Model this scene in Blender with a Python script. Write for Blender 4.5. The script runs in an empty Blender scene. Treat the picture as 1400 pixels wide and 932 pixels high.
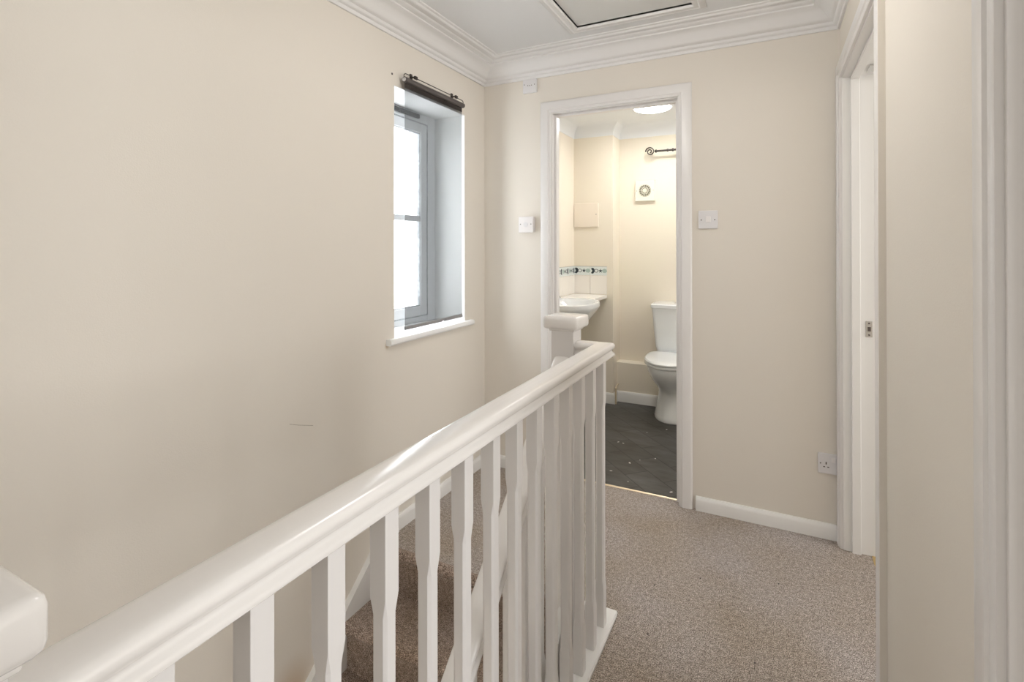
import bpy, bmesh, math, random
from mathutils import Vector, Matrix
random.seed(7)
C = bpy.context.scene.collection
S = bpy.context.scene

# ------------------------------------------------------------------ camera, world, lights, exposure
F_PX, CX, CY = 699.557, 699.938, 333.9455
cam_d = bpy.data.cameras.new('camera'); cam = bpy.data.objects.new('camera', cam_d); C.objects.link(cam)
yaw, pit, rol = (math.radians(v) for v in (26.9129, .1629, -.0912))
Fv = Vector((-math.sin(yaw), math.cos(yaw), 0)); Rv = Vector((math.cos(yaw), math.sin(yaw), 0)); Uv = Vector((0, 0, 1))
F2 = Fv*math.cos(pit)+Uv*math.sin(pit); U2 = Uv*math.cos(pit)-Fv*math.sin(pit)
R3 = Rv*math.cos(rol)+U2*math.sin(rol); U3 = U2*math.cos(rol)-Rv*math.sin(rol)
m = Matrix((R3, U3, -F2)).transposed().to_4x4(); m.translation = Vector((0, 0, 1.29))
cam.matrix_world = m
cam_d.sensor_width = 36; cam_d.lens = F_PX/1400*36
cam_d.shift_x = (700-CX)/1400; cam_d.shift_y = (CY-466)/1400
cam_d.clip_start = .02
S.camera = cam
S.view_settings.view_transform = 'Standard'; S.view_settings.look = 'None'
S.view_settings.gamma = 1; S.view_settings.use_curve_mapping = False
S.view_settings.exposure = 0.12

w = bpy.data.worlds.new('world'); S.world = w; w.use_nodes = True
bg = w.node_tree.nodes['Background']; bg.inputs[0].default_value = (.93, .97, 1, 1); bg.inputs[1].default_value = 11.0

def area(name, loc, direction, sx, sy, power, col=(1, 1, 1)):
    l = bpy.data.lights.new(name, 'AREA'); l.shape = 'RECTANGLE'; l.size = sx; l.size_y = sy; l.energy = power; l.color = col
    o = bpy.data.objects.new(name, l); C.objects.link(o); o.location = loc
    o.rotation_euler = Vector(direction).to_track_quat('-Z', 'Y').to_euler(); return o
# daylight standing in the windows of the two bedrooms
area('bedroom_window_light', (2.6, 2.2, 1.5), (-1, 0, 0), 1.5, 1.2, 36, (1, 1, 1))
area('front_bedroom_window_light', (2.6, .3, 1.5), (-1, .1, 0), 1.5, 1.2, 48, (.97, .985, 1))
area('rear_fill_light', (-.4, -2.05, 1.35), (0, 1, 0.03), 1.5, 1.4, 11, (1, .99, .97))  # added soft fill from behind the camera, no window there
pl_ = bpy.data.lights.new('hall_fill_light', 'POINT'); pl_.energy = 9.5; pl_.shadow_soft_size = .11; pl_.color = (1, .97, .93)  # added point fill for ceiling and walls, no lamp fitting hangs here
po_ = bpy.data.objects.new('hall_fill_light', pl_); C.objects.link(po_); po_.location = (-.40, 1.45, 2.13)
area('downstairs_area_light', (-1.0, -2.05, -1.2), (0, 1, 0), 1.2, 1.4, 1, (1, .97, .94))  # weak area light low in the stairwell, before a solid wall
area('bathroom_window_light', (.25, 3.55, 1.6), (-1, 0, 0), .9, 1.0, 6, (.97, .98, 1))

# ------------------------------------------------------------------ materials
def mat(name, col, rough=.6, spec=.5, metal=0, emit=None, bump=None, var=None, coat=0):
    M = bpy.data.materials.new(name); M.use_nodes = True
    nt = M.node_tree; b = nt.nodes['Principled BSDF']
    b.inputs['Base Color'].default_value = (*col, 1); b.inputs['Roughness'].default_value = rough
    b.inputs['Metallic'].default_value = metal; b.inputs['Specular IOR Level'].default_value = spec
    b.inputs['Coat Weight'].default_value = coat
    if emit: b.inputs['Emission Color'].default_value = (*emit[0], 1); b.inputs['Emission Strength'].default_value = emit[1]
    if bump or var:
        tc = nt.nodes.new('ShaderNodeTexCoord')
    if var:   # (scale, second colour, amount)
        n = nt.nodes.new('ShaderNodeTexNoise'); n.inputs['Scale'].default_value = var[0]; n.inputs['Detail'].default_value = 3
        nt.links.new(tc.outputs['Object'], n.inputs['Vector'])
        r = nt.nodes.new('ShaderNodeMapRange'); r.inputs[1].default_value = .35; r.inputs[2].default_value = .65; r.inputs[4].default_value = var[2]
        nt.links.new(n.outputs['Fac'], r.inputs[0])
        mx = nt.nodes.new('ShaderNodeMixRGB'); mx.inputs[1].default_value = (*col, 1); mx.inputs[2].default_value = (*var[1], 1)
        nt.links.new(r.outputs[0], mx.inputs[0]); nt.links.new(mx.outputs[0], b.inputs['Base Color'])
    if bump:  # (scale, strength, distance)
        n = nt.nodes.new('ShaderNodeTexNoise'); n.inputs['Scale'].default_value = bump[0]; n.inputs['Detail'].default_value = 4
        nt.links.new(tc.outputs['Object'], n.inputs['Vector'])
        bp = nt.nodes.new('ShaderNodeBump'); bp.inputs['Strength'].default_value = bump[1]; bp.inputs['Distance'].default_value = bump[2]
        nt.links.new(n.outputs['Fac'], bp.inputs['Height']); nt.links.new(bp.outputs[0], b.inputs['Normal'])
    return M

CREAM = (.785, .738, .665)
M_wall = mat('cream_emulsion', CREAM, .85, .2, bump=(260, .18, .002), var=(1.3, (.78, .728, .655), .6))
M_bathwall = mat('bathroom_cream', (.85, .79, .66), .7, .3, bump=(200, .1, .002), var=(1.6, (.85, .765, .67), .7))
M_ceil = mat('ceiling_white', (.80, .80, .80), .9, .2, bump=(180, .25, .002))
M_cornice = mat('cornice_white', (.82, .81, .80), .7, .3)
M_bceil = mat('bathroom_ceiling_white', (.86, .87, .87), .8, .2)
M_trim = mat('white_gloss_wood', (.80, .78, .765), .28, .5, bump=(60, .05, .001), var=(9, (.79, .765, .75), .12))
M_rail = mat('gloss_handrail_paint', (.83, .805, .78), .2, .6, bump=(45, .06, .001))
M_skirt = mat('skirting_white', (.85, .84, .82), .35, .5)
M_jamb = mat('door_lining_white', (.86, .85, .83), .35, .5)
M_upvc = mat('window_plastic', (.82, .84, .86), .3, .5)
M_mould = mat('window_seal_mouldy', (.30, .32, .33), .7, .3, var=(55, (.65, .68, .70), .9))
M_reveal = mat('white_reveal', (.88, .88, .87), .7, .2)
M_plas = mat('white_plastic', (.83, .80, .79), .3, .5)
M_plas2 = mat('greyish_plastic', (.76, .745, .75), .35, .5)
M_dark = mat('dark_hole', (.10, .08, .07), .6)
M_brass = mat('brass_strip', (.80, .68, .50), .42, .5, 1)
M_chrome = mat('steel', (.62, .62, .62), .25, .5, 1)
M_bronze = mat('dark_bronze_metal', (.055, .045, .04), .35, .5, .6)
M_blind = mat('dark_blind_metal', (.10, .085, .08), .35, .5, .3)
M_ceramic = mat('white_ceramic', (.84, .86, .87), .12, .6, coat=.3)
M_shelf = mat('white_laminate', (.86, .83, .78), .35, .5)
M_panel = mat('pink_cream_panel', (.86, .775, .665), .5, .4)
M_lamp = mat('lamp_diffuser', (1, 1, 1), .5, emit=((1, .97, .92), 14))
M_fan = mat('fan_plastic', (.86, .83, .70), .4, .4)
M_fangrille = mat('fan_grille_dark', (.16, .15, .10), .6)  # flat dark tone of the disc behind the spokes
M_hatch = mat('hatch_board', (.72, .715, .69), .8, .2)
M_gap = mat('brown_gap', (.30, .21, .13), .9, .1)
M_under = mat('raw_softwood', (.30, .19, .11), .8, .2)
M_motif_dark = mat('tile_motif_dark', (.035, .05, .06), .3)
M_motif_mid = mat('tile_motif_grey', (.22, .24, .25), .3)
M_motif_green = mat('tile_motif_green', (.42, .52, .48), .3)
M_tileedge = mat('tile_edge_line', (.45, .42, .38), .5)
M_border = mat('border_tile_glaze', (.80, .84, .82), .15, .5)

# soft painted glass
M_glass = bpy.data.materials.new('window_glass'); M_glass.use_nodes = True
nt = M_glass.node_tree; nt.nodes.clear()
o_ = nt.nodes.new('ShaderNodeOutputMaterial'); mx = nt.nodes.new('ShaderNodeMixShader'); tr = nt.nodes.new('ShaderNodeBsdfTransparent'); gl = nt.nodes.new('ShaderNodeBsdfGlossy')
gl.inputs['Roughness'].default_value = .02; mx.inputs[0].default_value = .06
nt.links.new(tr.outputs[0], mx.inputs[1]); nt.links.new(gl.outputs[0], mx.inputs[2]); nt.links.new(mx.outputs[0], o_.inputs[0])

# sheer roller-blind cloth
def sheer(name, col, through):
    M = bpy.data.materials.new(name); M.use_nodes = True; nt = M.node_tree; nt.nodes.clear()
    o = nt.nodes.new('ShaderNodeOutputMaterial'); mx = nt.nodes.new('ShaderNodeMixShader')
    tr = nt.nodes.new('ShaderNodeBsdfTransparent'); df = nt.nodes.new('ShaderNodeBsdfDiffuse')
    df.inputs[0].default_value = (*col, 1); mx.inputs[0].default_value = 1-through
    nt.links.new(tr.outputs[0], mx.inputs[1]); nt.links.new(df.outputs[0], mx.inputs[2]); nt.links.new(mx.outputs[0], o.inputs[0]); return M
M_sheer = sheer('sheer_grey_cloth', (.13, .14, .15), .60)
M_dense = sheer('dense_grey_cloth', (.06, .05, .045), .22)

# carpet: speckled twist pile
def carpet(name, a, b, c):
    M = bpy.data.materials.new(name); M.use_nodes = True; nt = M.node_tree; p = nt.nodes['Principled BSDF']
    p.inputs['Roughness'].default_value = .95; p.inputs['Specular IOR Level'].default_value = .1
    p.inputs['Sheen Weight'].default_value = .15
    tc = nt.nodes.new('ShaderNodeTexCoord')
    def noise(s, d=2):
        n = nt.nodes.new('ShaderNodeTexNoise'); n.inputs['Scale'].default_value = s; n.inputs['Detail'].default_value = d
        nt.links.new(tc.outputs['Object'], n.inputs['Vector']); return n
    n1 = noise(290, 3); n2 = noise(3.0, 3); n3 = noise(75, 5)
    cr = nt.nodes.new('ShaderNodeValToRGB')
    e = cr.color_ramp.elements; e[0].position = .36; e[0].color = (*c, 1); e[1].position = .64; e[1].color = (*b, 1)
    k = cr.color_ramp.elements.new(.5); k.color = (*a, 1)
    nt.links.new(n1.outputs['Fac'], cr.inputs[0])
    m1 = nt.nodes.new('ShaderNodeMixRGB'); m1.blend_type = 'MULTIPLY'
    r2 = nt.nodes.new('ShaderNodeValToRGB'); r2.color_ramp.elements[0].position = .3; r2.color_ramp.elements[0].color = (.86, .80, .72, 1)
    r2.color_ramp.elements[1].position = .7; r2.color_ramp.elements[1].color = (1.0, 1.0, 1.04, 1)
    nt.links.new(n2.outputs['Fac'], r2.inputs[0]); m1.inputs[0].default_value = 1
    nt.links.new(cr.outputs[0], m1.inputs[1]); nt.links.new(r2.outputs[0], m1.inputs[2])
    m2 = nt.nodes.new('ShaderNodeMixRGB'); m2.blend_type = 'MULTIPLY'; m2.inputs[0].default_value = 1
    r3 = nt.nodes.new('ShaderNodeValToRGB'); r3.color_ramp.elements[0].position = .3; r3.color_ramp.elements[0].color = (.72, .70, .68, 1)
    r3.color_ramp.elements[1].position = .7; r3.color_ramp.elements[1].color = (1.26, 1.26, 1.27, 1)
    nt.links.new(n3.outputs['Fac'], r3.inputs[0]); nt.links.new(m1.outputs[0], m2.inputs[1]); nt.links.new(r3.outputs[0], m2.inputs[2])
    nt.links.new(m2.outputs[0], p.inputs['Base Color'])
    bp = nt.nodes.new('ShaderNodeBump'); bp.inputs['Strength'].default_value = .7; bp.inputs['Distance'].default_value = .004
    nt.links.new(n1.outputs['Fac'], bp.inputs['Height']); nt.links.new(bp.outputs[0], p.inputs['Normal'])
    return M
M_stair_shaded = carpet('stair_twist_shaded', (.35, .275, .225), (.64, .54, .46), (.12, .085, .065))  # same twist pile, darker and browner: stairwell shade put into the colour
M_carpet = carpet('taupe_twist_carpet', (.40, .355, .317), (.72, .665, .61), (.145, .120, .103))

# bathroom vinyl: slate tiles laid diagonally, paint specks
M_vinyl = bpy.data.materials.new('slate_vinyl'); M_vinyl.use_nodes = True
nt = M_vinyl.node_tree; p = nt.nodes['Principled BSDF']; p.inputs['Roughness'].default_value = .42
tc = nt.nodes.new('ShaderNodeTexCoord'); mp = nt.nodes.new('ShaderNodeMapping'); mp.inputs['Rotation'].default_value = (0, 0, math.radians(45))
nt.links.new(tc.outputs['Object'], mp.inputs['Vector'])
br = nt.nodes.new('ShaderNodeTexBrick'); br.offset = .5; br.inputs['Scale'].default_value = 1; br.inputs['Brick Width'].default_value = .30; br.inputs['Row Height'].default_value = .15
br.inputs['Mortar Size'].default_value = .003; br.inputs['Color1'].default_value = (.055, .051, .044, 1); br.inputs['Color2'].default_value = (.082, .078, .071, 1); br.inputs['Mortar'].default_value = (.028, .026, .023, 1)
nt.links.new(mp.outputs[0], br.inputs['Vector'])
n1 = nt.nodes.new('ShaderNodeTexNoise'); n1.inputs['Scale'].default_value = 9; n1.inputs['Detail'].default_value = 8; n1.inputs['Roughness'].default_value = .65
mp2 = nt.nodes.new('ShaderNodeMapping'); mp2.inputs['Rotation'].default_value = (0, 0, math.radians(40)); mp2.inputs['Scale'].default_value = (.5, 1.5, 1)
nt.links.new(tc.outputs['Object'], mp2.inputs['Vector']); nt.links.new(mp2.outputs[0], n1.inputs['Vector'])
rr = nt.nodes.new('ShaderNodeValToRGB'); rr.color_ramp.elements[0].position = .35; rr.color_ramp.elements[0].color = (.75, .72, .66, 1); rr.color_ramp.elements[1].position = .68; rr.color_ramp.elements[1].color = (1.5, 1.6, 1.75, 1)
nt.links.new(n1.outputs['Fac'], rr.inputs[0])
mm = nt.nodes.new('ShaderNodeMixRGB'); mm.blend_type = 'MULTIPLY'; mm.inputs[0].default_value = 1
nt.links.new(br.outputs['Color'], mm.inputs[1]); nt.links.new(rr.outputs[0], mm.inputs[2]); nt.links.new(mm.outputs[0], p.inputs['Base Color'])

# hall left wall: the same paint with a worn brown patch by the stair string
def stained(name, base, spot, size, col):
    M = base.copy(); M.name = name; nt = M.node_tree; b = nt.nodes['Principled BSDF']
    src = b.inputs['Base Color'].links[0].from_socket
    g = nt.nodes.new('ShaderNodeNewGeometry')
    d = nt.nodes.new('ShaderNodeVectorMath'); d.operation = 'SUBTRACT'; d.inputs[1].default_value = spot
    s = nt.nodes.new('ShaderNodeVectorMath'); s.operation = 'DIVIDE'; s.inputs[1].default_value = size
    l = nt.nodes.new('ShaderNodeVectorMath'); l.operation = 'LENGTH'
    nt.links.new(g.outputs['Position'], d.inputs[0]); nt.links.new(d.outputs[0], s.inputs[0]); nt.links.new(s.outputs[0], l.inputs[0])
    r = nt.nodes.new('ShaderNodeMapRange'); r.interpolation_type = 'SMOOTHSTEP'; r.inputs[1].default_value = 0; r.inputs[2].default_value = 1; r.inputs[3].default_value = .6; r.inputs[4].default_value = 0
    nt.links.new(l.outputs['Value'], r.inputs[0])
    mx = nt.nodes.new('ShaderNodeMixRGB'); mx.inputs[2].default_value = (*col, 1)
    nt.links.new(r.outputs[0], mx.inputs[0]); nt.links.new(src, mx.inputs[1]); nt.links.new(mx.outputs[0], b.inputs['Base Color'])
    return M
M_wall_l = stained('cream_emulsion_worn', stained('cream_emulsion_damp', M_wall, (-1.526, 1.778, .846), (.05, .022, .022), (.55, .40, .22)), (-1.526, 1.27, -.30), (.1, .13, .16), (.52, .36, .20))

# ------------------------------------------------------------------ mesh helpers
def bm_new(): return bmesh.new()
def box(bm, x0, x1, y0, y1, z0, z1, mi=0, bev=0):
    r = bmesh.ops.create_cube(bm, size=1)
    for v in r['verts']:
        v.co = Vector((x0+(v.co.x+.5)*(x1-x0), y0+(v.co.y+.5)*(y1-y0), z0+(v.co.z+.5)*(z1-z0)))
    fs = {f for v in r['verts'] for f in v.link_faces}
    for f in fs: f.material_index = mi
    if bev:
        es = list({e for f in fs for e in f.edges})
        bmesh.ops.bevel(bm, geom=es, offset=bev, segments=3, profile=.5, affect='EDGES')
    return fs
def prism(bm, pts, a0, a1, axis='X', mi=0):
    """closed polygon pts (2-D) swept from a0 to a1 along axis"""
    def P(p, a):
        return {'X': (a, p[0], p[1]), 'Y': (p[0], a, p[1]), 'Z': (p[0], p[1], a)}[axis]
    A = [bm.verts.new(P(p, a0)) for p in pts]; B = [bm.verts.new(P(p, a1)) for p in pts]
    n = len(pts)
    fs = [bm.faces.new((A[i], A[(i+1) % n], B[(i+1) % n], B[i])) for i in range(n)]
    fs += [bm.faces.new(A[::-1]), bm.faces.new(B)]
    for f in fs: f.material_index = mi
    return fs
def cyl(bm, a, b, r, n=20, r2=None, cap=True, mi=0):
    a = Vector(a); b = Vector(b); d = b-a; q = d.to_track_quat('Z', 'Y'); r2 = r if r2 is None else r2
    A = [bm.verts.new(a+q @ Vector((r*math.cos(t*2*math.pi/n), r*math.sin(t*2*math.pi/n), 0))) for t in range(n)]
    B = [bm.verts.new(b+q @ Vector((r2*math.cos(t*2*math.pi/n), r2*math.sin(t*2*math.pi/n), 0))) for t in range(n)]
    fs = [bm.faces.new((A[i], A[(i+1) % n], B[(i+1) % n], B[i])) for i in range(n)]
    if cap: fs += [bm.faces.new(A[::-1]), bm.faces.new(B)]
    for f in fs: f.material_index = mi
def loft(bm, rings, closed_ring=True, caps=True, mi=0):
    V = [[bm.verts.new(p) for p in r] for r in rings]
    n = len(rings[0]); fs = []
    for a, b in zip(V, V[1:]):
        for i in range(n if closed_ring else n-1):
            j = (i+1) % n
            fs.append(bm.faces.new((a[i], a[j], b[j], b[i])))
    if caps and closed_ring: fs += [bm.faces.new(V[0][::-1]), bm.faces.new(V[-1])]
    for f in fs: f.material_index = mi
    return V
def tube(bm, pts, r, n=10, mi=0):
    pts = [Vector(p) for p in pts]; rings = []
    up = Vector((0, 0, 1))
    for i, p in enumerate(pts):
        d = (pts[min(i+1, len(pts)-1)]-pts[max(i-1, 0)]).normalized()
        s = d.cross(up)
        if s.length < 1e-3: s = d.cross(Vector((0, 1, 0)))
        s.normalize(); u = s.cross(d)
        rings.append([p+s*(r*math.cos(t*2*math.pi/n))+u*(r*math.sin(t*2*math.pi/n)) for t in range(n)])
    loft(bm, rings, mi=mi)
def obj(name, bm, mats, parent=None, smooth=False, bevel=0, sub=0, origin=None):
    bmesh.ops.recalc_face_normals(bm, faces=bm.faces)
    me = bpy.data.meshes.new(name); bm.to_mesh(me); bm.free()
    for mm_ in (mats if isinstance(mats, (list, tuple)) else [mats]): me.materials.append(mm_)
    o = bpy.data.objects.new(name, me); C.objects.link(o)
    if origin is not None:
        me.transform(Matrix.Translation(-Vector(origin))); o.location = origin
    if parent is not None:
        o.parent = parent
        o.matrix_parent_inverse = Matrix.Translation(-ROOT[parent.name] - (Vector((0, 0, 0))))
    ROOT[o.name] = Vector((0, 0, 0)) if origin is None else Vector(origin)
    if smooth:
        for f in me.polygons: f.use_smooth = True
        es = o.modifiers.new('edge', 'EDGE_SPLIT'); es.split_angle = math.radians(38)
    if bevel:
        b = o.modifiers.new('bev', 'BEVEL'); b.width = bevel; b.segments = 2; b.limit_method = 'ANGLE'; b.angle_limit = math.radians(40)
        if not smooth:
            for f in me.polygons: f.use_smooth = False
    if sub:
        s = o.modifiers.new('sub', 'SUBSURF'); s.levels = s.render_levels = sub
    return o
ROOT = {}
def thing(name, label, cat, loc, group=None):
    o = bpy.data.objects.new(name, None); C.objects.link(o); o.location = loc; o.empty_display_size = .1
    o['label'] = label; o['category'] = cat
    if group: o['group'] = group
    ROOT[o.name] = Vector(loc); return o
def tag(o, label, cat, group=None):
    o['label'] = label; o['category'] = cat
    if group: o['group'] = group
    return o
def struct(name, bm, mats, **k):
    o = obj(name, bm, mats, **k); o['kind'] = 'structure'; return o
def one(name, f, *a, mats=M_trim, parent=None, **k):
    bm = bm_new(); f(bm, *a); return obj(name, bm, mats, parent, **k)

# ------------------------------------------------------------------ dimensions
XL, YB, XR = -1.526, 2.646, .268
ZC, ZP = 2.347, 2.236           # ceiling, bottom of cornice
YR = -2.1                       # end of the landing behind the camera
XBL, YP, XP, YL, YBB = -1.493, 4.107, -1.158, 4.20, 4.307
WY0, WY1, WZ0, WZ1 = 1.826, 2.426, .862, 2.020
XW = -1.726                     # window plane
ZD = -2.47                      # floor below

# ------------------------------------------------------------------ walls with openings (a grid of boxes welded into one mesh)
def wall_grid(name, axis, p0, p1, us, zs, holes, m_):
    """axis 'X': wall normal along X, spans u=Y; axis 'Y': spans u=X"""
    bm = bm_new()
    us = sorted(us); zs = sorted(zs)
    def solid(i, j):
        if i < 0 or j < 0 or i >= len(us)-1 or j >= len(zs)-1: return False
        uc = (us[i]+us[i+1])/2; zc = (zs[j]+zs[j+1])/2
        return not any(h[0] < uc < h[1] and h[2] < zc < h[3] for h in holes)
    def P(u, z, p): return (p, u, z) if axis == 'X' else (u, p, z)
    V = {}
    def v(i, j, k):
        if (i, j, k) not in V: V[(i, j, k)] = bm.verts.new(P(us[i], zs[j], (p0, p1)[k]))
        return V[(i, j, k)]
    for i in range(len(us)-1):
        for j in range(len(zs)-1):
            if not solid(i, j): continue
            for k in (0, 1): bm.faces.new((v(i, j, k), v(i+1, j, k), v(i+1, j+1, k), v(i, j+1, k)))
            for (di, dj, a, b) in ((-1, 0, (i, j), (i, j+1)), (1, 0, (i+1, j), (i+1, j+1)), (0, -1, (i, j), (i+1, j)), (0, 1, (i, j+1), (i+1, j+1))):
                if not solid(i+di, j+dj): bm.faces.new((v(*a, 0), v(*b, 0), v(*b, 1), v(*a, 1)))
    return struct(name, bm, m_)

wall_grid('wall_left', 'X', XL, XL-.30, [YR, WY0, WY1, YB+.10], [ZD, WZ0, WZ1, ZC+.1], [(WY0, WY1, WZ0, WZ1)], M_wall_l)
# back wall with bathroom doorway
DX0, DX1, DZ = -1.089, -.417, 2.025   # lining inner faces, underside of head
wall_grid('wall_back', 'Y', YB, YB+.10, [XL, DX0-.022, DX1+.022, 3.0], [-.2, -.03, DZ+.022, ZC+.1], [(DX0-.022, DX1+.022, -.03, DZ+.022)], M_wall)
# right wall with the two bedroom doorways
RY0, RY1 = 1.715, 2.572
NY0, NY1 = .10, .870
wall_grid('wall_right', 'X', XR, XR+.10, [YR, NY0-.022, NY1+.022, RY0-.022, RY1+.022, YB+.0], [-.2, -.03, DZ+.022, ZC+.1],
          [(RY0-.022, RY1+.022, -.03, DZ+.022), (NY0-.022, NY1+.022, -.03, DZ+.022)], M_wall)
bm = bm_new(); box(bm, XL-.3, 3.1, YR-.1, YR, ZD, ZC+.1); struct('wall_rear', bm, M_wall)
bm = bm_new(); box(bm, 3.0, 3.1, YR, 4.6, -.2, ZC+.1); struct('wall_bedrooms_far', bm, M_wall)
bm = bm_new(); box(bm, XR+.10, 3.0, 1.22, 1.32, 0, ZC+.05); struct('wall_between_bedrooms', bm, M_wall)
# bathroom shell
bm = bm_new(); box(bm, XBL-.1, XBL, YB+.10, YBB+.1, -.2, 2.45); struct('wall_bathroom_left', bm, M_bathwall)
bm = bm_new(); box(bm, XBL, 3.0, YBB, YBB+.1, -.2, 2.45); struct('wall_bathroom_back', bm, M_bathwall)
bm = bm_new(); box(bm, XBL, XP, YP, YBB, 0, 2.32); struct('wall_bathroom_pier', bm, M_bathwall)
bm = bm_new(); box(bm, .35, .45, YB+.10, YBB, -.2, 2.45); struct('wall_bathroom_right', bm, M_bathwall)
bm = bm_new(); box(bm, XBL, .35, YB+.1, YB+.103, DZ+.1, 2.32); box(bm, XBL, DX0-.07, YB+.1, YB+.103, 0, DZ+.1); box(bm, DX1+.07, .35, YB+.1, YB+.103, 0, DZ+.1)
struct('wall_bathroom_front', bm, M_bathwall)
bm = bm_new(); box(bm, XP, .35, YL, YBB, 0, .323, bev=.004); struct('trim_pipe_boxing', bm, M_bathwall)

# ------------------------------------------------------------------ floors
FX = -.55
bm = bm_new()
prism(bm, [(XL, 1.735), (FX, 1.735), (FX, .02), (XL, .02), (XL, YR), (3.0, YR), (3.0, YB), (DX1, YB), (DX1, YB+.045), (DX0, YB+.045), (DX0, YB), (XL, YB)], -.012, 0, 'Z')
struct('floor', bm, M_carpet)
bm = bm_new()
prism(bm, [(XL, 1.745), (FX+.0, 1.745), (FX, .01), (XL, .01), (XL, YR), (3.0, YR), (3.0, YB+.05), (XL, YB+.05)], -.22, -.012, 'Z')
struct('floor_joist_deck', bm, M_under)
bm = bm_new(); box(bm, XBL, .35, YB+.055, YBB, -.05, -.001); box(bm, DX0, DX1, YB+.045, YB+.0551, -.05, -.001); struct('floor_bathroom', bm, M_vinyl)
bm = bm_new(); box(bm, XL, 3.0, YR, YB, ZD-.1, ZD); struct('floor_downstairs', bm, M_carpet)
bm = bm_new(); box(bm, FX-.004, FX+.09, .02, 2.05, ZD, -.03); struct('wall_stairwell', bm, M_wall)
bm = bm_new(); box(bm, XL, FX, 2.0, 2.05, ZD, -.22); struct('wall_understairs', bm, M_wall)

# threshold strip
bm = bm_new(); prism(bm, [(YB+.040, -.002), (YB+.043, .003), (YB+.049, .005), (YB+.055, .003), (YB+.058, -.002)], DX0, DX1, 'X')
t_ = struct('trim_threshold', bm, M_brass)

# ------------------------------------------------------------------ ceiling with hatch hole
HX0, HX1, HY1, HY0 = -.838, -.305, 2.355, 1.75
bm = bm_new()
for (a, b, c_, d) in ((XL-.3, HX0, YR, YB+.1), (HX1, 3.1, YR, YB+.1), (HX0, HX1, YR, HY0), (HX0, HX1, HY1, YB+.1)):
    box(bm, a, b, c_, d, ZC, ZC+.1)
bmesh.ops.remove_doubles(bm, verts=bm.verts, dist=1e-5); struct('ceiling', bm, M_ceil)
bm = bm_new(); box(bm, XBL-.1, .45, YB+.1, YBB+.1, 2.30, 2.40); struct('ceiling_bathroom', bm, M_bceil)

hatch = thing('loft_hatch', 'white loft hatch board in a moulded frame on the landing ceiling', 'hatch', ((HX0+HX1)/2, (HY0+HY1)/2, ZC))
bm = bm_new(); box(bm, HX0+.003, HX1-.003, HY0+.003, HY1-.003, ZC+.006, ZC+.030); obj('hatch_board', bm, M_hatch, hatch)
bm = bm_new(); box(bm, HX0-.0, HX1+.0, HY0-.0, HY1+.0, ZC+.030, ZC+.034); obj('hatch_backing', bm, M_gap, hatch)
def frame_loft(bm, x0, x1, y0, y1, prof):
    """mitred picture frame: prof = (outward offset, z)"""
    rings = []
    for (sx, sy) in ((0, 0), (1, 0), (1, 1), (0, 1), (0, 0)):
        rings.append([((x1+o if sx else x0-o), (y1+o if sy else y0-o), z) for o, z in prof])
    loft(bm, rings, caps=False)
bm = bm_new(); frame_loft(bm, HX0, HX1, HY0, HY1, [(0, ZC+.012), (0, ZC-.012), (.008, ZC-.014), (.022, ZC-.010), (.028, ZC-.013), (.040, ZC-.009), (.052, ZC-.004), (.054, ZC+.001)])
obj('hatch_frame', bm, M_cornice, hatch, smooth=True)

# ------------------------------------------------------------------ cornice and coving
PROF = [(0, 2.236), (.009, 2.236), (.012, 2.242), (.012, 2.250), (.020, 2.252), (.026, 2.258), (.027, 2.266), (.036, 2.268),
        (.046, 2.278), (.056, 2.292), (.070, 2.305), (.088, 2.315), (.104, 2.320), (.104, 2.327), (.116, 2.328), (.124, 2.332), (.128, 2.338),
        (.146, 2.338), (.150, 2.334), (.158, 2.333), (.165, 2.337), (.167, 2.341), (.180, 2.342), (.182, 2.348), (0, 2.348)]
bm = bm_new()
rings = [[(XL+p_, YR, z) for p_, z in PROF], [(XL+p_, YB-p_, z) for p_, z in PROF], [(XR-p_, YB-p_, z) for p_, z in PROF], [(XR-p_, YR, z) for p_, z in PROF]]
loft(bm, rings); struct('trim_cornice', bm, M_cornice, smooth=True)
z0, z1, pj = 2.197, 2.302, .105
BP = [(0, z0-.003), (.004, z0-.003)]+[(.004+(pj-.004)*(1-math.cos(t*math.pi/20)), z0+(z1-z0)*math.sin(t*math.pi/20)) for t in range(11)]+[(0, z1)]
bm = bm_new()
rings = [[f(p_)+(z,) for p_, z in BP] for f in (lambda p: (XBL+p, YB+.103), lambda p: (XBL+p, YP-p), lambda p: (XP+p, YP-p), lambda p: (XP+p, YBB-p), lambda p: (.35-p, YBB-p), lambda p: (.35-p, YB+.103))]
loft(bm, rings); struct('trim_bathroom_coving', bm, M_bceil, smooth=True)

# ------------------------------------------------------------------ skirting
def skirt(name, path, h=.066, t=.016, m_=M_skirt, z=0):
    """path of (x,y) with normal offsets given as function list"""
    bm = bm_new()
    prof = [(0, z-.004), (t, z-.004), (t, z+h-.018), (t*.8, z+h-.008), (t*.45, z+h), (0, z+h)]
    loft(bm, [[f(p_)+(zz,) for p_, zz in prof] for f in path])
    o = struct(name, bm, m_, smooth=True); return o
skirt('baseboard_back', [lambda p: (DX1+.083, YB-p), lambda p: (XR-.0, YB-p)])
skirt('baseboard_left', [lambda p: (XL+p, 1.775), lambda p: (XL+p, YB-p), lambda p: (DX0-.083, YB-p)])
skirt('baseboard_right', [lambda p: (XR-p, .945), lambda p: (XR-p, RY0-.066)])
skirt('baseboard_bathroom', [lambda p: (XBL, YP-p), lambda p: (XP+p, YP-p), lambda p: (XP+p, YL-p), lambda p: (.35, YL-p)], h=.085)

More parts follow.
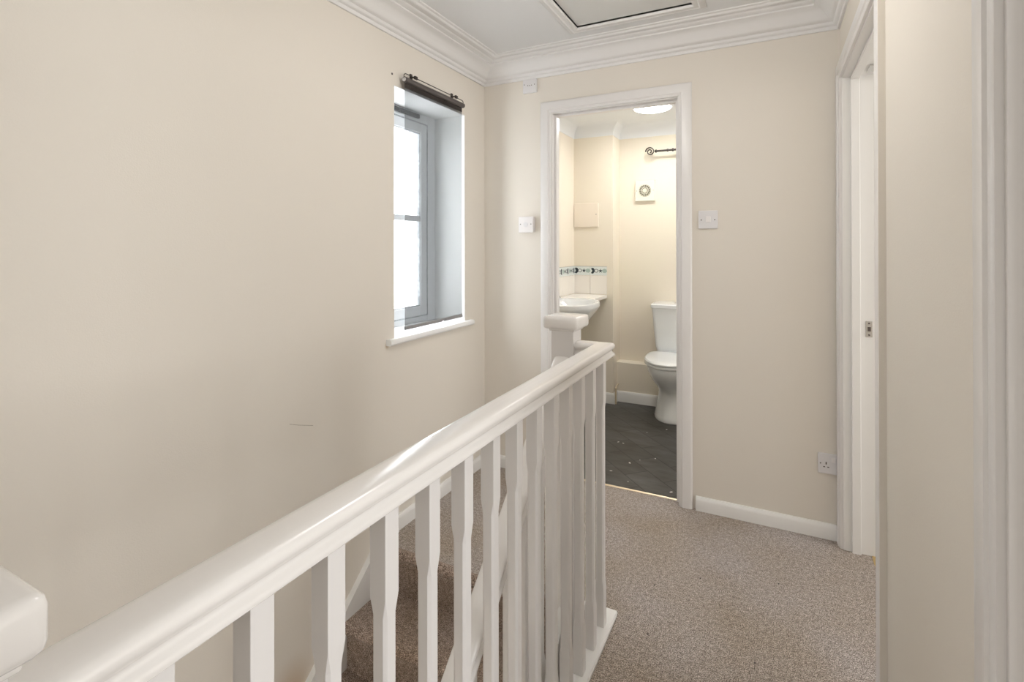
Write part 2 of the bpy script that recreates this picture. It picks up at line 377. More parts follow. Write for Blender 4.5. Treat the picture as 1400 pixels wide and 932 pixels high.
# ------------------------------------------------------------------ door frames
def architrave(bm, axis, face, sgn, u0, u1, ztop, w0=.062, w1=.062, t=.018):
    """moulded architrave; face = wall plane, sgn = outward direction; u0,u1 = inner edges"""
    prof = [(0, 0), (0, t*.55), (.006, t*.75), (.012, t*.75), (.016, t), (w0-.010, t), (w0-.004, t*.85), (w0, t*.6), (w0, 0)]
    def ring(ua, za, su, sz):
        out = []
        for o, d in prof:
            u = ua+su*o; z = za+sz*o; p_ = face+sgn*d
            out.append((p_, u, z) if axis == 'X' else (u, p_, z))
        return out
    loft(bm, [ring(u0, -.004, -1, 0), ring(u0, ztop, -1, 1), ring(u1, ztop, 1, 1), ring(u1, -.004, 1, 0)])
def door_frame(name, axis, p0, p1, sgn, u0, u1, ztop, stop_at, m_lin, keep=None):
    """p0 = hall side plane, p1 = room side plane"""
    root = bpy.data.objects.new(name, None); C.objects.link(root); root['kind'] = 'structure'
    loc = Vector((p0, (u0+u1)/2, 0)) if axis == 'X' else Vector(((u0+u1)/2, p0, 0)); root.location = loc; ROOT[root.name] = loc
    bm = bm_new(); architrave(bm, axis, p0, sgn, u0-.006, u1+.006, ztop+.006); obj('architrave', bm, M_trim, root, smooth=True)
    def B(bm, ua, ub, pa, pb, za, zb):
        if axis == 'X': box(bm, min(pa, pb), max(pa, pb), ua, ub, za, zb)
        else: box(bm, ua, ub, min(pa, pb), max(pa, pb), za, zb)
    q0, q1 = p0, p1+(-sgn)*.002
    bm = bm_new(); B(bm, u0-.022, u0, q0, q1, -.004, ztop+.022); B(bm, u1, u1+.022, q0, q1, -.004, ztop+.022); B(bm, u0, u1, q0, q1, ztop, ztop+.022)
    obj('door_lining', bm, m_lin, root, bevel=.0015)
    s0, s1 = stop_at
    bm = bm_new(); B(bm, u0, u0+.013, s0, s1, -.003, ztop); B(bm, u1-.013, u1, s0, s1, -.003, ztop); B(bm, u0+.013, u1-.013, s0, s1, ztop-.013, ztop)
    obj('door_stop', bm, m_lin, root, bevel=.002)
    return root
d1 = door_frame('door_1', 'Y', YB, YB+.10, -1, DX0, DX1, DZ, (YB+.030, YB+.062), M_trim)
d2 = door_frame('door_2', 'X', XR, XR+.112, -1, RY0, RY1, 2.00, (XR+.030, XR+.062), M_jamb)
d3 = door_frame('door_3', 'X', XR, XR+.112, -1, NY0, NY1, DZ, (XR+.030, XR+.062), M_trim)
bm = bm_new(); box(bm, XR-.0165, XR, RY0-.0725, RY0-.0675, .066, 2.07); struct('trim_wall_colour_edge', bm, M_wall)  # thin wall-coloured strip along the architrave's outer edge
# latch keeps
bm = bm_new(); xk = XR+.080
prism(bm, [(xk, .908), (xk+.024, .908), (xk+.024, .974), (xk, .974)], RY1-.0025, RY1+.0005, 'Y')
kp = obj('latch_keep', bm, M_chrome, d2, bevel=.001); kp['label'] = 'steel latch keep'
bm = bm_new(); box(bm, xk+.007, xk+.018, RY1-.0032, RY1-.0024, .932, .950)
for z in (.917, .965): cyl(bm, (xk+.012, RY1-.0024, z), (xk+.012, RY1-.0040, z), .0035, 12)
obj('keep_hole', bm, M_dark, kp)
bm = bm_new(); box(bm, DX1-.0025, DX1+.0005, YB+.068, YB+.092, 1.10, 1.16); obj('latch_keep', bm, M_chrome, d1)
# roller catch under the head of the bedroom door frame
bm = bm_new(); box(bm, XR+.078, XR+.102, RY1-.15, RY1-.06, 1.992, 2.001, bev=.002)
k2 = obj('head_catch', bm, M_chrome, d2); k2['label'] = 'small grey metal catch'
# bare patch of worn carpet edge by the bedroom door
bm = bm_new(); prism(bm, [(XR+.100, RY1-.001), (XR+.116, RY1-.001), (XR+.120, RY1-.10), (XR+.105, RY1-.13), (XR+.098, RY1-.06)], -.0005, .002, 'Z')
struct('trim_carpet_gripper', bm, mat('yellowed_gripper_edge', (.50, .36, .16), .8))

# ------------------------------------------------------------------ window
win = bpy.data.objects.new('window_1', None); C.objects.link(win); win['kind'] = 'structure'; win.location = (XW, (WY0+WY1)/2, WZ0); ROOT[win.name] = Vector(win.location)
def rframe(bm, x0, x1, y0, y1, z0, z1, w_, bev=.004, mi=0, wt=None):
    wt = wt or w_
    for f in ((y0, y0+w_, z0, z1), (y1-w_, y1, z0, z1), (y0+w_, y1-w_, z1-wt, z1), (y0+w_, y1-w_, z0, z0+wt)): box(bm, x0, x1, *f, mi=mi, bev=bev)
bm = bm_new(); rframe(bm, XW-.06, XW, WY0-.0, WY1+.0, WZ0-.01, WZ1, .078, wt=.052); obj('window_frame', bm, M_upvc, win)
bm = bm_new(); sy0, sy1, sz0, sz1 = WY0+.082, WY1-.082, WZ0+.046, WZ1-.056
rframe(bm, XW-.045, XW+.002, sy0, sy1, sz0, sz1, .055, wt=.052)
box(bm, XW-.040, XW-.004, sy0+.055, sy1-.055, 1.424, 1.456, bev=.003)
sash = obj('window_sash', bm, M_upvc, win)
bm = bm_new(); rframe(bm, XW-.028, XW+.004, sy0-.005, sy1+.005, sz0-.005, sz1+.005, .006, bev=0); 
rframe(bm, XW-.022, XW-.004, sy0+.052, sy1-.052, sz0+.049, sz1-.049, .008, bev=0)
obj('window_seal', bm, M_mould, win)
bm = bm_new(); box(bm, XW-.024, XW-.018, sy0+.05, sy1-.05, sz0+.05, 1.43); box(bm, XW-.024, XW-.018, sy0+.05, sy1-.05, 1.45, sz1-.05)
obj('window_glass', bm, M_glass, win)
bm = bm_new(); box(bm, XW-.0, XW+.014, WY0+.06, WY1-.16, WZ1-.034, WZ1-.012, bev=.003)
for k in range(14): box(bm, XW+.012, XW+.016, WY0+.075+k*.026, WY0+.09+k*.026, WZ1-.028, WZ1-.018)
obj('trickle_vent', bm, mat('dark_vent_plastic', (.09, .09, .09), .4), win)
# plastered reveal lining, brighter than the wall
bm = bm_new()
box(bm, XW, XL-.001, WY0-.001, WY0+.003, WZ0, WZ1); box(bm, XW, XL-.001, WY1-.003, WY1+.001, WZ0, WZ1); box(bm, XW, XL-.001, WY0, WY1, WZ1-.003, WZ1+.001)
obj('window_reveal', bm, M_reveal, win)
bm = bm_new()
prism(bm, [(XW-.0, WZ0-.016), (XL+.022, WZ0-.016), (XL+.030, WZ0-.008), (XL+.030, WZ0+.004), (XL+.024, WZ0+.012), (XW, WZ0+.012)], WY0, WY1, 'Y')
prism(bm, [(XL, WZ0-.016), (XL+.022, WZ0-.016), (XL+.030, WZ0-.008), (XL+.030, WZ0+.004), (XL+.024, WZ0+.012), (XL, WZ0+.012)], 1.772, WY0, 'Y')
prism(bm, [(XL, WZ0-.016), (XL+.022, WZ0-.016), (XL+.030, WZ0-.008), (XL+.030, WZ0+.004), (XL+.024, WZ0+.012), (XL, WZ0+.012)], WY1, 2.482, 'Y')
obj('window_sill', bm, M_reveal, win, smooth=True)

# ------------------------------------------------------------------ roller blind
bl = thing('roller_blind', 'sheer dark grey roller blind hanging over the landing window', 'blind', (XL+.03, 2.12, .90))
bx = XL+.028; by0, by1 = 1.868, 2.352
bm = bm_new(); cyl(bm, (bx, by0-.004, 2.053), (bx, by1+.012, 2.053), .0135, 28); obj('roller_tube', bm, M_blind, bl, smooth=True)
bm = bm_new(); cyl(bm, (bx, by0-.006, 2.053), (bx, by0-.004, 2.053), .010, 24); e_ = obj('tube_end', bm, M_plas2, bl, smooth=True); e_['label'] = 'pale round tube end'
bm = bm_new(); tube(bm, [(bx, by0-.006, 2.056), (bx+.001, by0-.007, 2.072), (bx+.002, by0, 2.080), (bx+.002, by0+.01, 2.081), (bx+.002, by1, 2.079), (bx+.002, by1+.010, 2.074), (bx, by1+.014, 2.060)], .0022); obj('tension_wire', bm, M_bronze, bl, smooth=True)
for yy in (1.945, 2.292):
    bm = bm_new(); box(bm, XL, XL+.006, yy-.008, yy+.008, 2.072, 2.104, bev=.001); box(bm, XL, XL+.033, yy-.006, yy+.006, 2.084, 2.089, bev=.001); box(bm, XL+.028, XL+.036, yy-.010, yy+.010, 2.074, 2.089, bev=.001)
    obj('bracket', bm, M_bronze, bl)
bm = bm_new(); box(bm, bx-.001, bx-.0002, by0, by1, .915, WZ1+.006); obj('blind_cloth', bm, M_sheer, bl)
bm = bm_new(); box(bm, bx-.0015, bx+.0008, by0, by1, WZ1-.004, 2.046)
for yy in (2.19,): box(bm, bx+.0008, bx+.002, yy-.01, yy+.01, 2.018, 2.040)
z_ = obj('top_band', bm, M_dense, bl); z_['label'] = 'dense dark strip of cloth under the roller'
bm = bm_new(); box(bm, bx-.006, bx+.005, by0, 2.16, .905, .919, bev=.002); box(bm, bx-.006, bx+.005, 2.185, by1, .905, .919, bev=.002); box(bm, bx-.003, bx+.002, by0, by1, .909, .922)
obj('bottom_bar', bm, mat('grey_blind_bar', (.34, .34, .35), .35, .5, .4), bl)

# wall marks
bm = bm_new(); cyl(bm, (XL-.002, 1.813, 2.067), (XL+.0012, 1.813, 2.067), .005, 14); tag(obj('screw_plug', bm, M_dark), 'small dark screw hole in the cream wall left of the blind', 'screw hole')
bm = bm_new(); tube(bm, [(XL, 1.262, .659), (XL+.0004, 1.30, .644), (XL+.0004, 1.33, .634), (XL, 1.366, .622)], .0007, 6); o_ = struct('trim_wall_scuff', bm, mat('scuff', (.30, .25, .2), .9))

# ------------------------------------------------------------------ landing balustrade
lb = thing('landing_balustrade', 'white painted balustrade along the landing with level handrail and square spindles', 'balustrade', (-.518, .9, 0))
RXc, RYe, RZ = -.518, 1.713, .956
def rail_prof():
    # half-section (offset from the middle, height below the top); symmetric
    h = [(0, 0), (.014, .0003), (.023, .0018), (.0290, .005), (.0318, .010), (.0324, .015), (.0305, .020), (.0262, .0245), (.0240, .0275), (.0240, .0305), (.0262, .0340), (.0302, .0370), (.0322, .041), (.0316, .0455), (.0275, .0490), (.018, .0502)]
    return [(x, -d) for x, d in h]+[(-x, -d) for x, d in reversed(h[1:])]
RPf = rail_prof()
bm = bm_new()
loft(bm, [[(RXc+x, .160, RZ+z) for x, z in RPf], [(RXc+x, RYe+x, RZ+z) for x, z in RPf], [(-.614, RYe+x, RZ+z) for x, z in RPf]])
obj('handrail', bm, M_rail, lb, smooth=True)
def spindle_bm(x, y, zb, zt, s=.030, sl=0):
    """square block ends, stop-chamfered thinner middle; sl = slope of the ends along y"""
    bm = bm_new(); h = s/2; c_ = .0048; hn = h-.0014
    def ring(z, hh, c, tilt=0):
        c = max(c, .0006); pts = [(hh, hh-c), (hh-c, hh), (-hh+c, hh), (-hh, hh-c), (-hh, -hh+c), (-hh+c, -hh), (hh-c, -hh), (hh, -hh+c)]
        return [(x+a, y+b, z+tilt*b) for a, b in pts]
    B = .135
    loft(bm, [ring(zb, h, 0, sl), ring(zb+B, h, 0), ring(zb+B+.028, hn, c_), ring(zt-B-.028, hn, c_), ring(zt-B, h, 0), ring(zt, h, 0, sl)])
    return bm
sp0 = None
for k in range(-1, 13):
    y = .3642+.1078*k+.015; x = -.516
    if sp0 is None:
        sp0 = obj('spindle', spindle_bm(x, y, .012, .908), M_trim, lb, bevel=.0012); y_0 = y
    else:
        c_ = sp0.copy(); C.objects.link(c_); c_.parent = lb; c_.matrix_parent_inverse = sp0.matrix_parent_inverse.copy(); c_.location = (0, y-y_0, 0)
bm = bm_new(); prism(bm, [(FX-.006, -.002), (-.484, -.002), (-.482, .012), (-.486, .018), (FX-.002, .018), (FX-.006, .012)], .160, 1.758, 'Y')
obj('base_rail', bm, M_skirt, lb, smooth=True)
bm = bm_new(); box(bm, -.672, FX-.006, 1.735, 1.758, -.002, .018, bev=.002); obj('base_rail', bm, M_skirt, lb)
def newel(x0, x1, y0, y1, zb, zt, parent, captop, o=.023):
    bm = bm_new(); box(bm, x0, x1, y0, y1, zb, zt, bev=.002); n = obj('newel_post', bm, M_trim, parent)
    bm = bm_new()
    box(bm, x0-o, x1+o, y0-o, y1+o, zt-.004, captop, bev=.0105)
    box(bm, x0-.006, x1+.006, y0-.006, y1+.006, zt-.012, zt, bev=.003)
    obj('newel_cap', bm, M_rail, n, smooth=True); return n
newel(-.694, -.612, 1.672, 1.754, -.50, 1.004, lb, 1.044)
newel(-.560, -.478, .079, .161, -.02, 1.002, lb, 1.044, .018)

# ------------------------------------------------------------------ stairs
st = thing('staircase', 'carpeted staircase going down beside the cream wall with white strings', 'staircase', (-1.08, .5, ZD))
RISE, GO = .19, .22; SL = RISE/GO; Y0n = 1.705
prof = [(1.7352, -.30), (1.7352, 0.0)]
def nose(y, z, r=.022):
    out = []
    for t in range(0, 9):
        a = math.pi/2+t*math.pi/8*1.0
        out.append((y+r+r*math.cos(a)*1.0, z-r+r*math.sin(a)))
    return out
for k in range(12):
    y = Y0n-k*GO; z = -k*RISE
    prof += nose(y, z)
    prof += [(y+.020, z-.052), (y+.026, z-.06), (y+.026, z-RISE+.004), (y+.022, z-RISE)]
prof += [(Y0n-12*GO+.1, ZD+.01)]
prof = [p_ for p_ in prof if p_[1] >= ZD]
top = prof; bot = [(y+.05, z-.30) for y, z in (prof[-1], prof[1])]
bot = [(prof[-1][0]+.35, ZD+.005), ]
bm = bm_new()
X0s, X1s = XL+.024, -.672
A = [bm.verts.new((X0s, y, z)) for y, z in top+bot]; B = [bm.verts.new((X1s, y, z)) for y, z in top+bot]
n = len(A)
for i in range(n): bm.faces.new((A[i], A[(i+1) % n], B[(i+1) % n], B[i]))
bm.faces.new(A[::-1]); bm.faces.new(B)
obj('stair_carpet', bm, M_stair_shaded, st, smooth=True)
def zs(y, off): return (y-Y0n)*SL+off
bm = bm_new(); yl = -.8
prism(bm, [(1.83, .066), (1.80, .064), (1.775, .053), (1.755, zs(1.755, .021)), (yl, zs(yl, .021)), (yl, zs(yl, -.30)), (1.83, zs(1.83, -.40))], XL, XL+.024, 'X')
w_ = obj('stair_string', bm, M_skirt, st)
bm = bm_new()
prism(bm, [(1.672, zs(1.672, .06)), (yl, zs(yl, .06)), (yl, zs(yl, -.26)), (1.672, zs(1.672, -.26))], -.668, -.638, 'X')
obj('stair_string', bm, M_skirt, st, bevel=.003)

# stair balustrade going down from the same newel
sb = thing('stair_balustrade', 'white sloping handrail with spindles running down the flight from the far newel post', 'balustrade', (-.653, 1.2, 0))
def hz(y): return .706+.88*(y-1.447)
bm = bm_new(); cs = 1/math.cos(math.atan(.88))
loft(bm, [[(-.653+x, y, hz(y)+z*cs) for x, z in RPf] for y in (1.672, .2, -.7)])
obj('handrail', bm, M_rail, sb, smooth=True)
s0 = None
for k in range(17):
    y = 1.575-.1045*k
    zb = zs(y, .055); zt = hz(y)-.048*cs
    if s0 is None: s0 = obj('spindle', spindle_bm(-.653, y, zb, zt, sl=.87), M_trim, sb, bevel=.0012); ya = y
    else:
        c_ = s0.copy(); C.objects.link(c_); c_.parent = sb; c_.matrix_parent_inverse = s0.matrix_parent_inverse.copy(); c_.location = (0, y-ya, -.872*(ya-y))

# ------------------------------------------------------------------ switches, sockets, plates on the back wall
def plate(bm, x0, x1, z0, z1, t=.010): box(bm, x0, x1, YB-t, YB+.001, z0, z1, bev=.003)
def screws(par, pts, y, r=.0028):
    for (x, z) in pts:
        bm = bm_new(); cyl(bm, (x, y+.001, z), (x, y-.0006, z), r, 12); obj('screw', bm, M_dark, par)
sw = thing('light_switch', 'white square single light switch to the right of the bathroom door', 'light switch', (-.274, YB, 1.415))
bm = bm_new(); plate(bm, -.318, -.231, 1.371, 1.459); pl = obj('switch_plate', bm, M_plas2, sw)
screws(pl, [(-.305, 1.414), (-.244, 1.414)], YB-.010)
bm = bm_new(); box(bm, -.285, -.262, YB-.0145, YB-.009, 1.402, 1.430, bev=.002); obj('rocker', bm, M_plas, sw)
jb = thing('pull_switch_box', 'white square surface mounted box left of the bathroom door', 'switch box', (-1.235, YB, 1.41))
bm = bm_new(); box(bm, -1.281, -1.195, YB-.030, YB+.001, 1.367, 1.453, bev=.004); pl = obj('back_box', bm, M_plas, jb)
bm = bm_new(); box(bm, -1.283, -1.193, YB-.036, YB-.028, 1.365, 1.455, bev=.003); obj('face_plate', bm, M_plas, jb)
screws(pl, [(-1.205, 1.412), (-1.270, 1.412)], YB-.036)
bm = bm_new(); cyl(bm, (-1.238, YB-.035, 1.410), (-1.238, YB-.038, 1.410), .014, 20); obj('round_boss', bm, M_plas2, jb, smooth=True)
jp = thing('junction_plate', 'pale square blanking plate under the cornice above the bathroom door', 'wall plate', (-1.222, YB, 2.2))
bm = bm_new(); plate(bm, -1.266, -1.180, 2.158, 2.236, .012); pl = obj('cover_plate', bm, M_plas2, jp)
screws(pl, [(-1.256, 2.207), (-1.193, 2.203), (-1.234, 2.200), (-1.222, 2.199), (-1.211, 2.200)], YB-.012, .0026)
so = thing('wall_socket', 'white single switched wall socket low on the wall by the bedroom door frame', 'socket', (.22, YB, .33))
bm = bm_new(); plate(bm, .180, .2665, .285, .373, .010); pl = obj('socket_plate', bm, M_plas2, so)
bm = bm_new()
box(bm, .2090, .2135, YB-.0106, YB-.009, .326, .337); box(bm, .2000, .2070, YB-.0106, YB-.009, .313, .317); box(bm, .2155, .2225, YB-.0106, YB-.009, .313, .317)
obj('pin_holes', bm, M_dark, so)
screws(pl, [(.190, .329), (.2535, .329)], YB-.010)
bm = bm_new(); box(bm, .232, .247, YB-.0145, YB-.009, .338, .358, bev=.002); obj('rocker', bm, M_plas, so)

# ------------------------------------------------------------------ bathroom
# ceiling lamp
lp = thing('ceiling_lamp', 'round flush white ceiling lamp switched on in the bathroom', 'lamp', (-.76, 3.728, 2.30))
def lathe(bm, prof, c, n=40, mi=0, sx=1, sy=1):
    loft(bm, [[(c[0]+sx*r*math.cos(t*2*math.pi/n), c[1]+sy*r*math.sin(t*2*math.pi/n), c[2]+z) for t in range(n)] for r, z in prof], mi=mi)
bm = bm_new(); lathe(bm, [(.142, 0), (.142, -.020), (.139, -.024), (.130, -.024), (.130, 0)], (-.76, 3.728, 2.30)); obj('lamp_base', bm, M_plas2, lp, smooth=True)
bm = bm_new(); lathe(bm, [(.129, -.006), (.129, -.026), (.115, -.033), (.06, -.036), (.01, -.037)], (-.76, 3.728, 2.30)); obj('lamp_diffuser', bm, M_lamp, lp, smooth=True)
area('lamp_glow', (-.76, 3.728, 2.255), (0, 0, -1), .25, .25, 5.8, (1, .99, .965)).data.shape = 'DISK'

# extractor fan
fx, fz, fy = -.936, 1.746, YBB
fan = thing('extractor_fan', 'square cream extractor fan with a round grille on the bathroom back wall', 'extractor fan', (fx, fy, fz-.09))
bm = bm_new(); box(bm, fx-.082, fx+.082, fy-.028, fy+.001, fz-.088, fz+.088, bev=.005); obj('fan_cover', bm, M_fan, fan)
def disc(bm, x, z, y0, y1, r0, r1, n=32):
    rings = []
    for rr_, yy in ((r0, y0), (r1, y0), (r1, y1), (r0, y1), (r0, y0)):
        rings.append([(x+rr_*math.cos(t*2*math.pi/n), yy, z+rr_*math.sin(t*2*math.pi/n)) for t in range(n)])
    loft(bm, rings, caps=False)
bm = bm_new(); disc(bm, fx, fz, fy-.030, fy-.027, .002, .050); g_ = obj('fan_grille', bm, M_fangrille, fan)
bm = bm_new()
for r in (.018, .030, .048): disc(bm, fx, fz, fy-.034, fy-.029, r-.0028, r)
for t in range(16):
    a = t*math.pi/8
    cyl(bm, (fx+.015*math.cos(a), fy-.032, fz+.015*math.sin(a)), (fx+.047*math.cos(a), fy-.032, fz+.047*math.sin(a)), .0014, 6)
cyl(bm, (fx, fy-.028, fz), (fx, fy-.036, fz), .014, 20)
obj('grille_spokes', bm, M_fan, g_)
screws(fan, [(fx-.068, fz), (fx+.068, fz)], fy-.028, .003)

# curtain pole
cp = thing('curtain_pole', 'dark metal curtain pole with a spiral cage finial on the bathroom wall', 'curtain pole', (-.5, YBB-.09, 2.05))
py, pz = YBB-.09, 2.054
bm = bm_new(); cyl(bm, (-.835, py, pz), (-.15, py, pz), .008, 16); obj('pole', bm, M_bronze, cp, smooth=True)
for xx, r in ((-.832, .013), (-.74, .012), (-.70, .013), (-.52, .013)):
    bm = bm_new(); cyl(bm, (xx-.006, py, pz), (xx+.006, py, pz), r, 16); obj('collar', bm, M_bronze, cp, smooth=True)
for sx, x_ in ((-1, -.880), (1, -.105)):
    bm = bm_new(); R_ = .036
    for turns in (0, 1):
        pts = []
        for t in range(49):
            a = t/48*2*math.pi*1.75; rr_ = R_*(1-.8*t/48)
            pts.append((x_+sx*rr_*math.cos(a), py+(turns-.5)*.012, pz+rr_*math.sin(a)))
        tube(bm, pts, .0042, 8)
    cyl(bm, (x_-sx*R_, py, pz), (x_-sx*(R_+.012), py, pz), .008, 12)
    obj('finial', bm, M_bronze, cp, smooth=True)
for xx in (-.665, -.20):
    bm = bm_new(); cyl(bm, (xx, YBB+.001, pz-.022), (xx, YBB-.006, pz-.022), .020, 20); cyl(bm, (xx, YBB-.005, pz-.022), (xx, py, pz-.016), .006, 12); disc(bm, xx, pz, py-.006, py+.006, .009, .014, 20)
    cyl(bm, (xx, py, pz-.010), (xx, py, pz-.034), .006, 10)
    obj('pole_bracket', bm, M_bronze, cp, smooth=True)

# access panel on the pier
ap = thing('access_panel', 'flat pinkish cream access panel screwed to the bathroom pier', 'panel', (-1.39, YP, 1.54))
bm = bm_new(); box(bm, -1.489, -1.279, YP-.014, YP+.001, 1.446, 1.645, bev=.003); pl = obj('cover_board', bm, M_panel, ap)
screws(pl, [(-1.296, 1.55)], YP-.014, .0035)

# tiles and patterned border
def motif_pts(kind, s):
    P_ = []
    if kind == 'fish':     # curled dark sea creature
        P_ = [(-.1, .5), (.25, .42), (.42, .12), (.38, -.2), (.12, -.5), (-.25, -.42), (.02, -.3), (.12, -.05), (.08, .18), (-.2, .28)]
    if kind == 'star':
        P_ = [((.46 if i % 2 == 0 else .18)*math.cos(math.pi/2+i*math.pi/5), (.46 if i % 2 == 0 else .18)*math.sin(math.pi/2+i*math.pi/5)) for i in range(10)]
    if kind == 'shell':
        P_ = [(.5*math.cos(math.radians(a))*(1 if i % 2 == 0 else .86), .42*math.sin(math.radians(a))*(1 if i % 2 == 0 else .86)) for i, a in enumerate(range(0, 360, 24))]
    return [(a*s, b*s) for a, b in P_]
bm = bm_new()
zb0, zb1, zt0 = 1.044, 1.120, .890
XT = -1.208
def place_tiles(u0, n_, fn):
    """fn(u, depth, z) -> point; tiles 150 wide"""
    def bx_(ua, ub, za, zb, d0, d1, mi):
        vs = [bm.verts.new(fn(u, d, z)) for d in (d0, d1) for u, z in ((ua, za), (ub, za), (ub, zb), (ua, zb))]
        for f in ((0, 1, 2, 3), (4, 5, 6, 7), (0, 1, 5, 4), (1, 2, 6, 5), (2, 3, 7, 6), (3, 0, 4, 7)):
            bm.faces.new([vs[i] for i in f]).material_index = mi
    for k in range(n_):
        a = u0+k*.1425; b = a+.1405
        bx_(a, b, zt0, zb0-.002, 0, .006, 0)
        bx_(a, b, zb0, zb1-.003, 0, .0065, 1)
        bx_(a, b, zb1-.003, zb1, 0, .008, 2)
        for i, (kind, mi, off, s) in enumerate((('fish', 3, .018, .050), ('shell', 4, .052, .040), ('star', 3, .088, .042), ('shell', 5, .122, .044))):
            def fan_(pts, mi, d):
                cv = bm.verts.new(fn(a+off, d, (zb0+zb1)/2)); vs = [bm.verts.new(fn(a+off+x, d, (zb0+zb1)/2+z)) for x, z in pts]
                for j in range(len(vs)): bm.faces.new((cv, vs[j], vs[(j+1) % len(vs)])).material_index = mi
            fan_(motif_pts(kind, s), mi, .0072)
            if kind == 'shell' and mi == 4: fan_(motif_pts(kind, s*.62), 1, .0074)
place_tiles(XBL+.001, 2, lambda u, d, z: (u, YP-d, z))
place_tiles(-(YP-.007), 7, lambda u, d, z: (XBL+d, -u, z))
struct('trim_border_tiles', bm, [mat('cream_wall_tile', (.88, .84, .78), .12, .5), M_border, M_tileedge, M_motif_dark, M_motif_mid, M_motif_green])

# shelf along the left wall
sh = thing('vanity_shelf', 'white laminate shelf along the tiled bathroom wall behind the basin', 'shelf', (-1.35, 3.6, .86))
bm = bm_new()
pts = [(XBL, YP), (XT+.001, YP), (XT+.001, 3.705), (XBL, 3.705)]
prism(bm, pts, .858, .886, 'Z'); obj('shelf_top', bm, M_shelf, sh, bevel=.004)
bm = bm_new(); box(bm, XBL, XBL+.03, 3.71, YP-.007, .80, .859); obj('shelf_batten', bm, M_shelf, sh)

# wash basin
wb = thing('wash_basin', 'white ceramic wash basin on a pedestal against the tiled bathroom wall', 'basin', (-1.27, 3.42, 0))
bc = (-1.305, 3.42); bz = .872
def basin_ring(z, rx, ry, cx=bc[0], n=48, e=2.4):
    out = []
    for t in range(n):
        a = t*2*math.pi/n; c_, s_ = math.cos(a), math.sin(a)
        x = cx+rx*math.copysign(abs(c_)**(2/e), c_); y = bc[1]+ry*math.copysign(abs(s_)**(2/e), s_)
        out.append((max(x, XBL+.001), y, z))
    return out
bm = bm_new()
loft(bm, [basin_ring(.70, .05, .07, -1.32), basin_ring(.73, .10, .13, -1.31), basin_ring(.77, .150, .19, -1.295), basin_ring(.815, .195, .245), basin_ring(.845, .215, .268), basin_ring(bz-.012, .224, .276), basin_ring(bz-.004, .226, .278), basin_ring(bz+.018, .222, .274), basin_ring(bz+.022, .214, .266),
          basin_ring(bz+.018, .185, .235, -1.285), basin_ring(bz-.012, .165, .215, -1.285), basin_ring(bz-.07, .13, .17, -1.26), basin_ring(bz-.10, .06, .08, -1.27), basin_ring(bz-.105, .01, .012, -1.27)])
obj('basin_bowl', bm, M_ceramic, wb, smooth=True)
bm = bm_new(); loft(bm, [basin_ring(z, rx, ry, cx_) for z, rx, ry, cx_ in ((0, .085, .10, -1.33), (.03, .085, .10, -1.33), (.06, .07, .085, -1.33), (.40, .062, .075, -1.33), (.62, .075, .09, -1.325), (.76, .10, .12, -1.32))])
obj('pedestal', bm, M_ceramic, wb, smooth=True)
bm = bm_new(); cyl(bm, (-1.452, 3.42, bz+.01), (-1.452, 3.42, bz+.06), .014, 16); tube(bm, [(-1.452, 3.42, bz+.05), (-1.42, 3.42, bz+.065), (-1.37, 3.42, bz+.058), (-1.35, 3.42, bz+.045)], .010, 12)
tp = obj('tap', bm, M_chrome, wb, smooth=True)
bm = bm_new(); cyl(bm, (-1.452, 3.42, bz+.06), (-1.452, 3.42, bz+.078), .018, 20, .014); obj('tap_head', bm, M_chrome, tp, smooth=True)

# toilet
tx = -.662
wc = thing('toilet', 'white ceramic close coupled toilet with its lid down in the bathroom', 'toilet', (tx, 4.0, 0))
def dring(z, hw, y0, y1, n=48, sq=1.0):
    """egg outline: rounded front at y0, flatter at the back y1"""
    out = []; yc = y1-(y1-y0)*.42; fr = yc-y0; bk = y1-yc
    for t in range(n):
        a = t*2*math.pi/n; c_, s_ = math.cos(a), math.sin(a)
        if s_ < 0: x, y = hw*c_, yc+fr*s_
        else: e = 4.0; x, y = hw*math.copysign(abs(c_)**(2/e), c_), yc+bk*abs(s_)**(2/e)
        out.append((tx+x, y, z))
    return out
bm = bm_new()
loft(bm, [dring(0, .145, 3.815, 4.20), dring(.012, .146, 3.812, 4.20), dring(.03, .142, 3.82, 4.20), dring(.10, .128, 3.845, 4.20), dring(.17, .118, 3.86, 4.20), dring(.215, .118, 3.845, 4.20),
          dring(.26, .135, 3.79, 4.20), dring(.31, .160, 3.72, 4.20), dring(.36, .178, 3.675, 4.20), dring(.40, .184, 3.66, 4.20), dring(.415, .184, 3.66, 4.20), dring(.422, .178, 3.668, 4.195)])
obj('toilet_pan', bm, M_ceramic, wc, smooth=True)
bm = bm_new(); loft(bm, [dring(.424, .186, 3.650, 4.10), dring(.428, .190, 3.645, 4.10), dring(.438, .190, 3.645, 4.10), dring(.442, .186, 3.650, 4.10)]); obj('toilet_seat', bm, M_ceramic, wc, smooth=True)
bm = bm_new(); loft(bm, [dring(.4435, .180, 3.655, 4.10), dring(.447, .190, 3.643, 4.105), dring(.456, .191, 3.642, 4.105), dring(.466, .184, 3.652, 4.10), dring(.472, .16, 3.69, 4.08), dring(.475, .10, 3.78, 4.02), dring(.4755, .02, 3.88, 3.93)])
obj('toilet_lid', bm, M_ceramic, wc, smooth=True)
def cring(z, hw, y0, y1, r=.03):
    out = []
    for (sx, yy, a0) in ((1, y0, -90), (1, y1, 0), (-1, y1, 90), (-1, y0, 180)):
        for t in range(7):
            a = math.radians(a0+t*15); cy_ = yy+(r if yy == y0 else -r)
            out.append((tx+sx*(hw-r)+r*math.cos(a), cy_+r*math.sin(a), z))
    return out
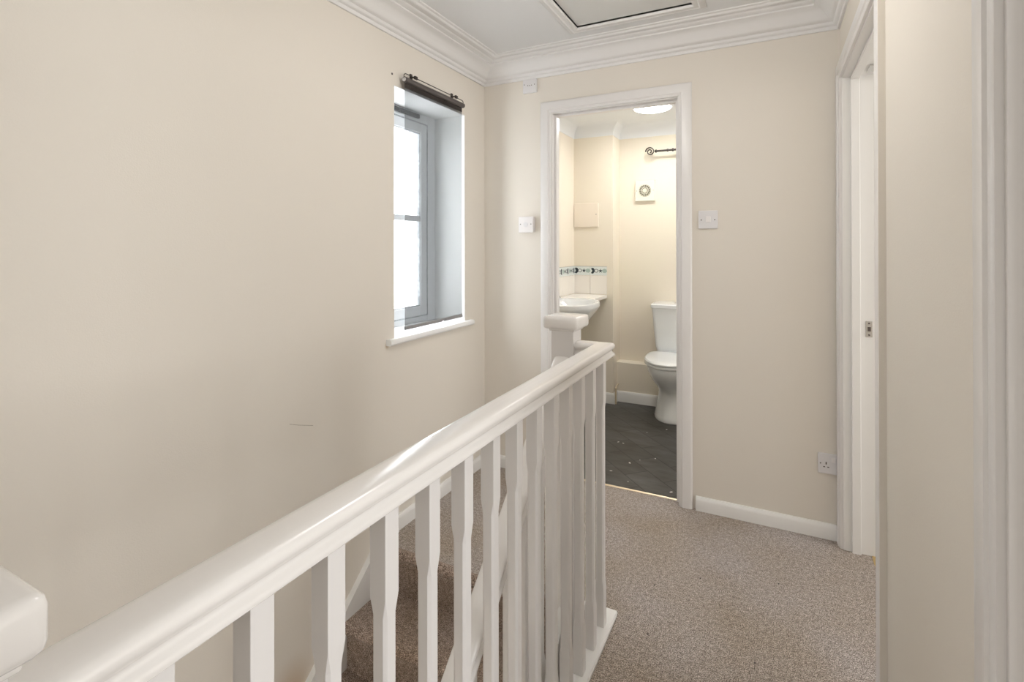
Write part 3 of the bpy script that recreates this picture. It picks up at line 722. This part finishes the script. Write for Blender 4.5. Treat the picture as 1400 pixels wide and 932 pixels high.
bm = bm_new(); loft(bm, [cring(.423, .125, 4.12, 4.18), cring(.46, .150, 4.10, 4.296), cring(.50, .158, 4.095, 4.303), cring(.64, .170, 4.085, 4.303), cring(.800, .182, 4.075, 4.303)])
cs_ = obj('cistern', bm, M_ceramic, wc, smooth=True)
bm = bm_new(); loft(bm, [cring(.800, .186, 4.070, 4.305), cring(.804, .190, 4.066, 4.306), cring(.826, .190, 4.066, 4.306), cring(.834, .184, 4.074, 4.300)]); obj('cistern_lid', bm, M_ceramic, cs_, smooth=True)
bm = bm_new(); cyl(bm, (tx, 4.18, .834), (tx, 4.18, .842), .024, 24); obj('flush_button', bm, M_chrome, cs_, smooth=True)

# copper pipe stub at the foot of the pier
bm = bm_new(); tube(bm, [(XP+.022, YP-.004, .001), (XP+.022, YP-.004, .13)], .0075, 10); tube(bm, [(XP+.022, YP-.004, .125), (XP+.02, YP+.03, .14), (XP+.015, YP+.085, .14)], .0075, 10)
tag(obj('radiator_pipe', bm, mat('painted_pipe', (.70, .58, .42), .5), smooth=True), 'short cream painted pipe at the foot of the bathroom pier', 'pipe')

# paint specks dropped on the vinyl
bm = bm_new()
for k in range(12):
    x = random.uniform(-1.0, -.46); y = random.uniform(2.72, 3.75); r = random.uniform(.0025, .006); a = random.uniform(0, 3.14)
    vs = [bm.verts.new((x+r*1.8*math.cos(t)*math.cos(a)-r*math.sin(t)*math.sin(a), y+r*1.8*math.cos(t)*math.sin(a)+r*math.sin(t)*math.cos(a), .0003)) for t in [i*math.pi/4 for i in range(8)]]
    bm.faces.new(vs)
o_ = obj('paint_specks', bm, mat('white_paint_speck', (.8, .78, .75), .6)); o_['kind'] = 'stuff'; tag(o_, 'white paint specks dropped on the dark bathroom vinyl', 'paint specks')
# dark bits on the landing carpet
bm = bm_new()
for (x, y) in ((-.40, 1.98), (-.25, 2.1), (-.37, 1.72), (-.05, 1.75), (.02, 2.2), (-.1, 1.5)):
    bmesh.ops.create_icosphere(bm, subdivisions=1, radius=.003, matrix=Matrix.Translation((x, y, .002)))
o_ = obj('carpet_lint', bm, M_dark); o_['kind'] = 'stuff'; tag(o_, 'tiny dark bits of lint lying on the landing carpet', 'lint')
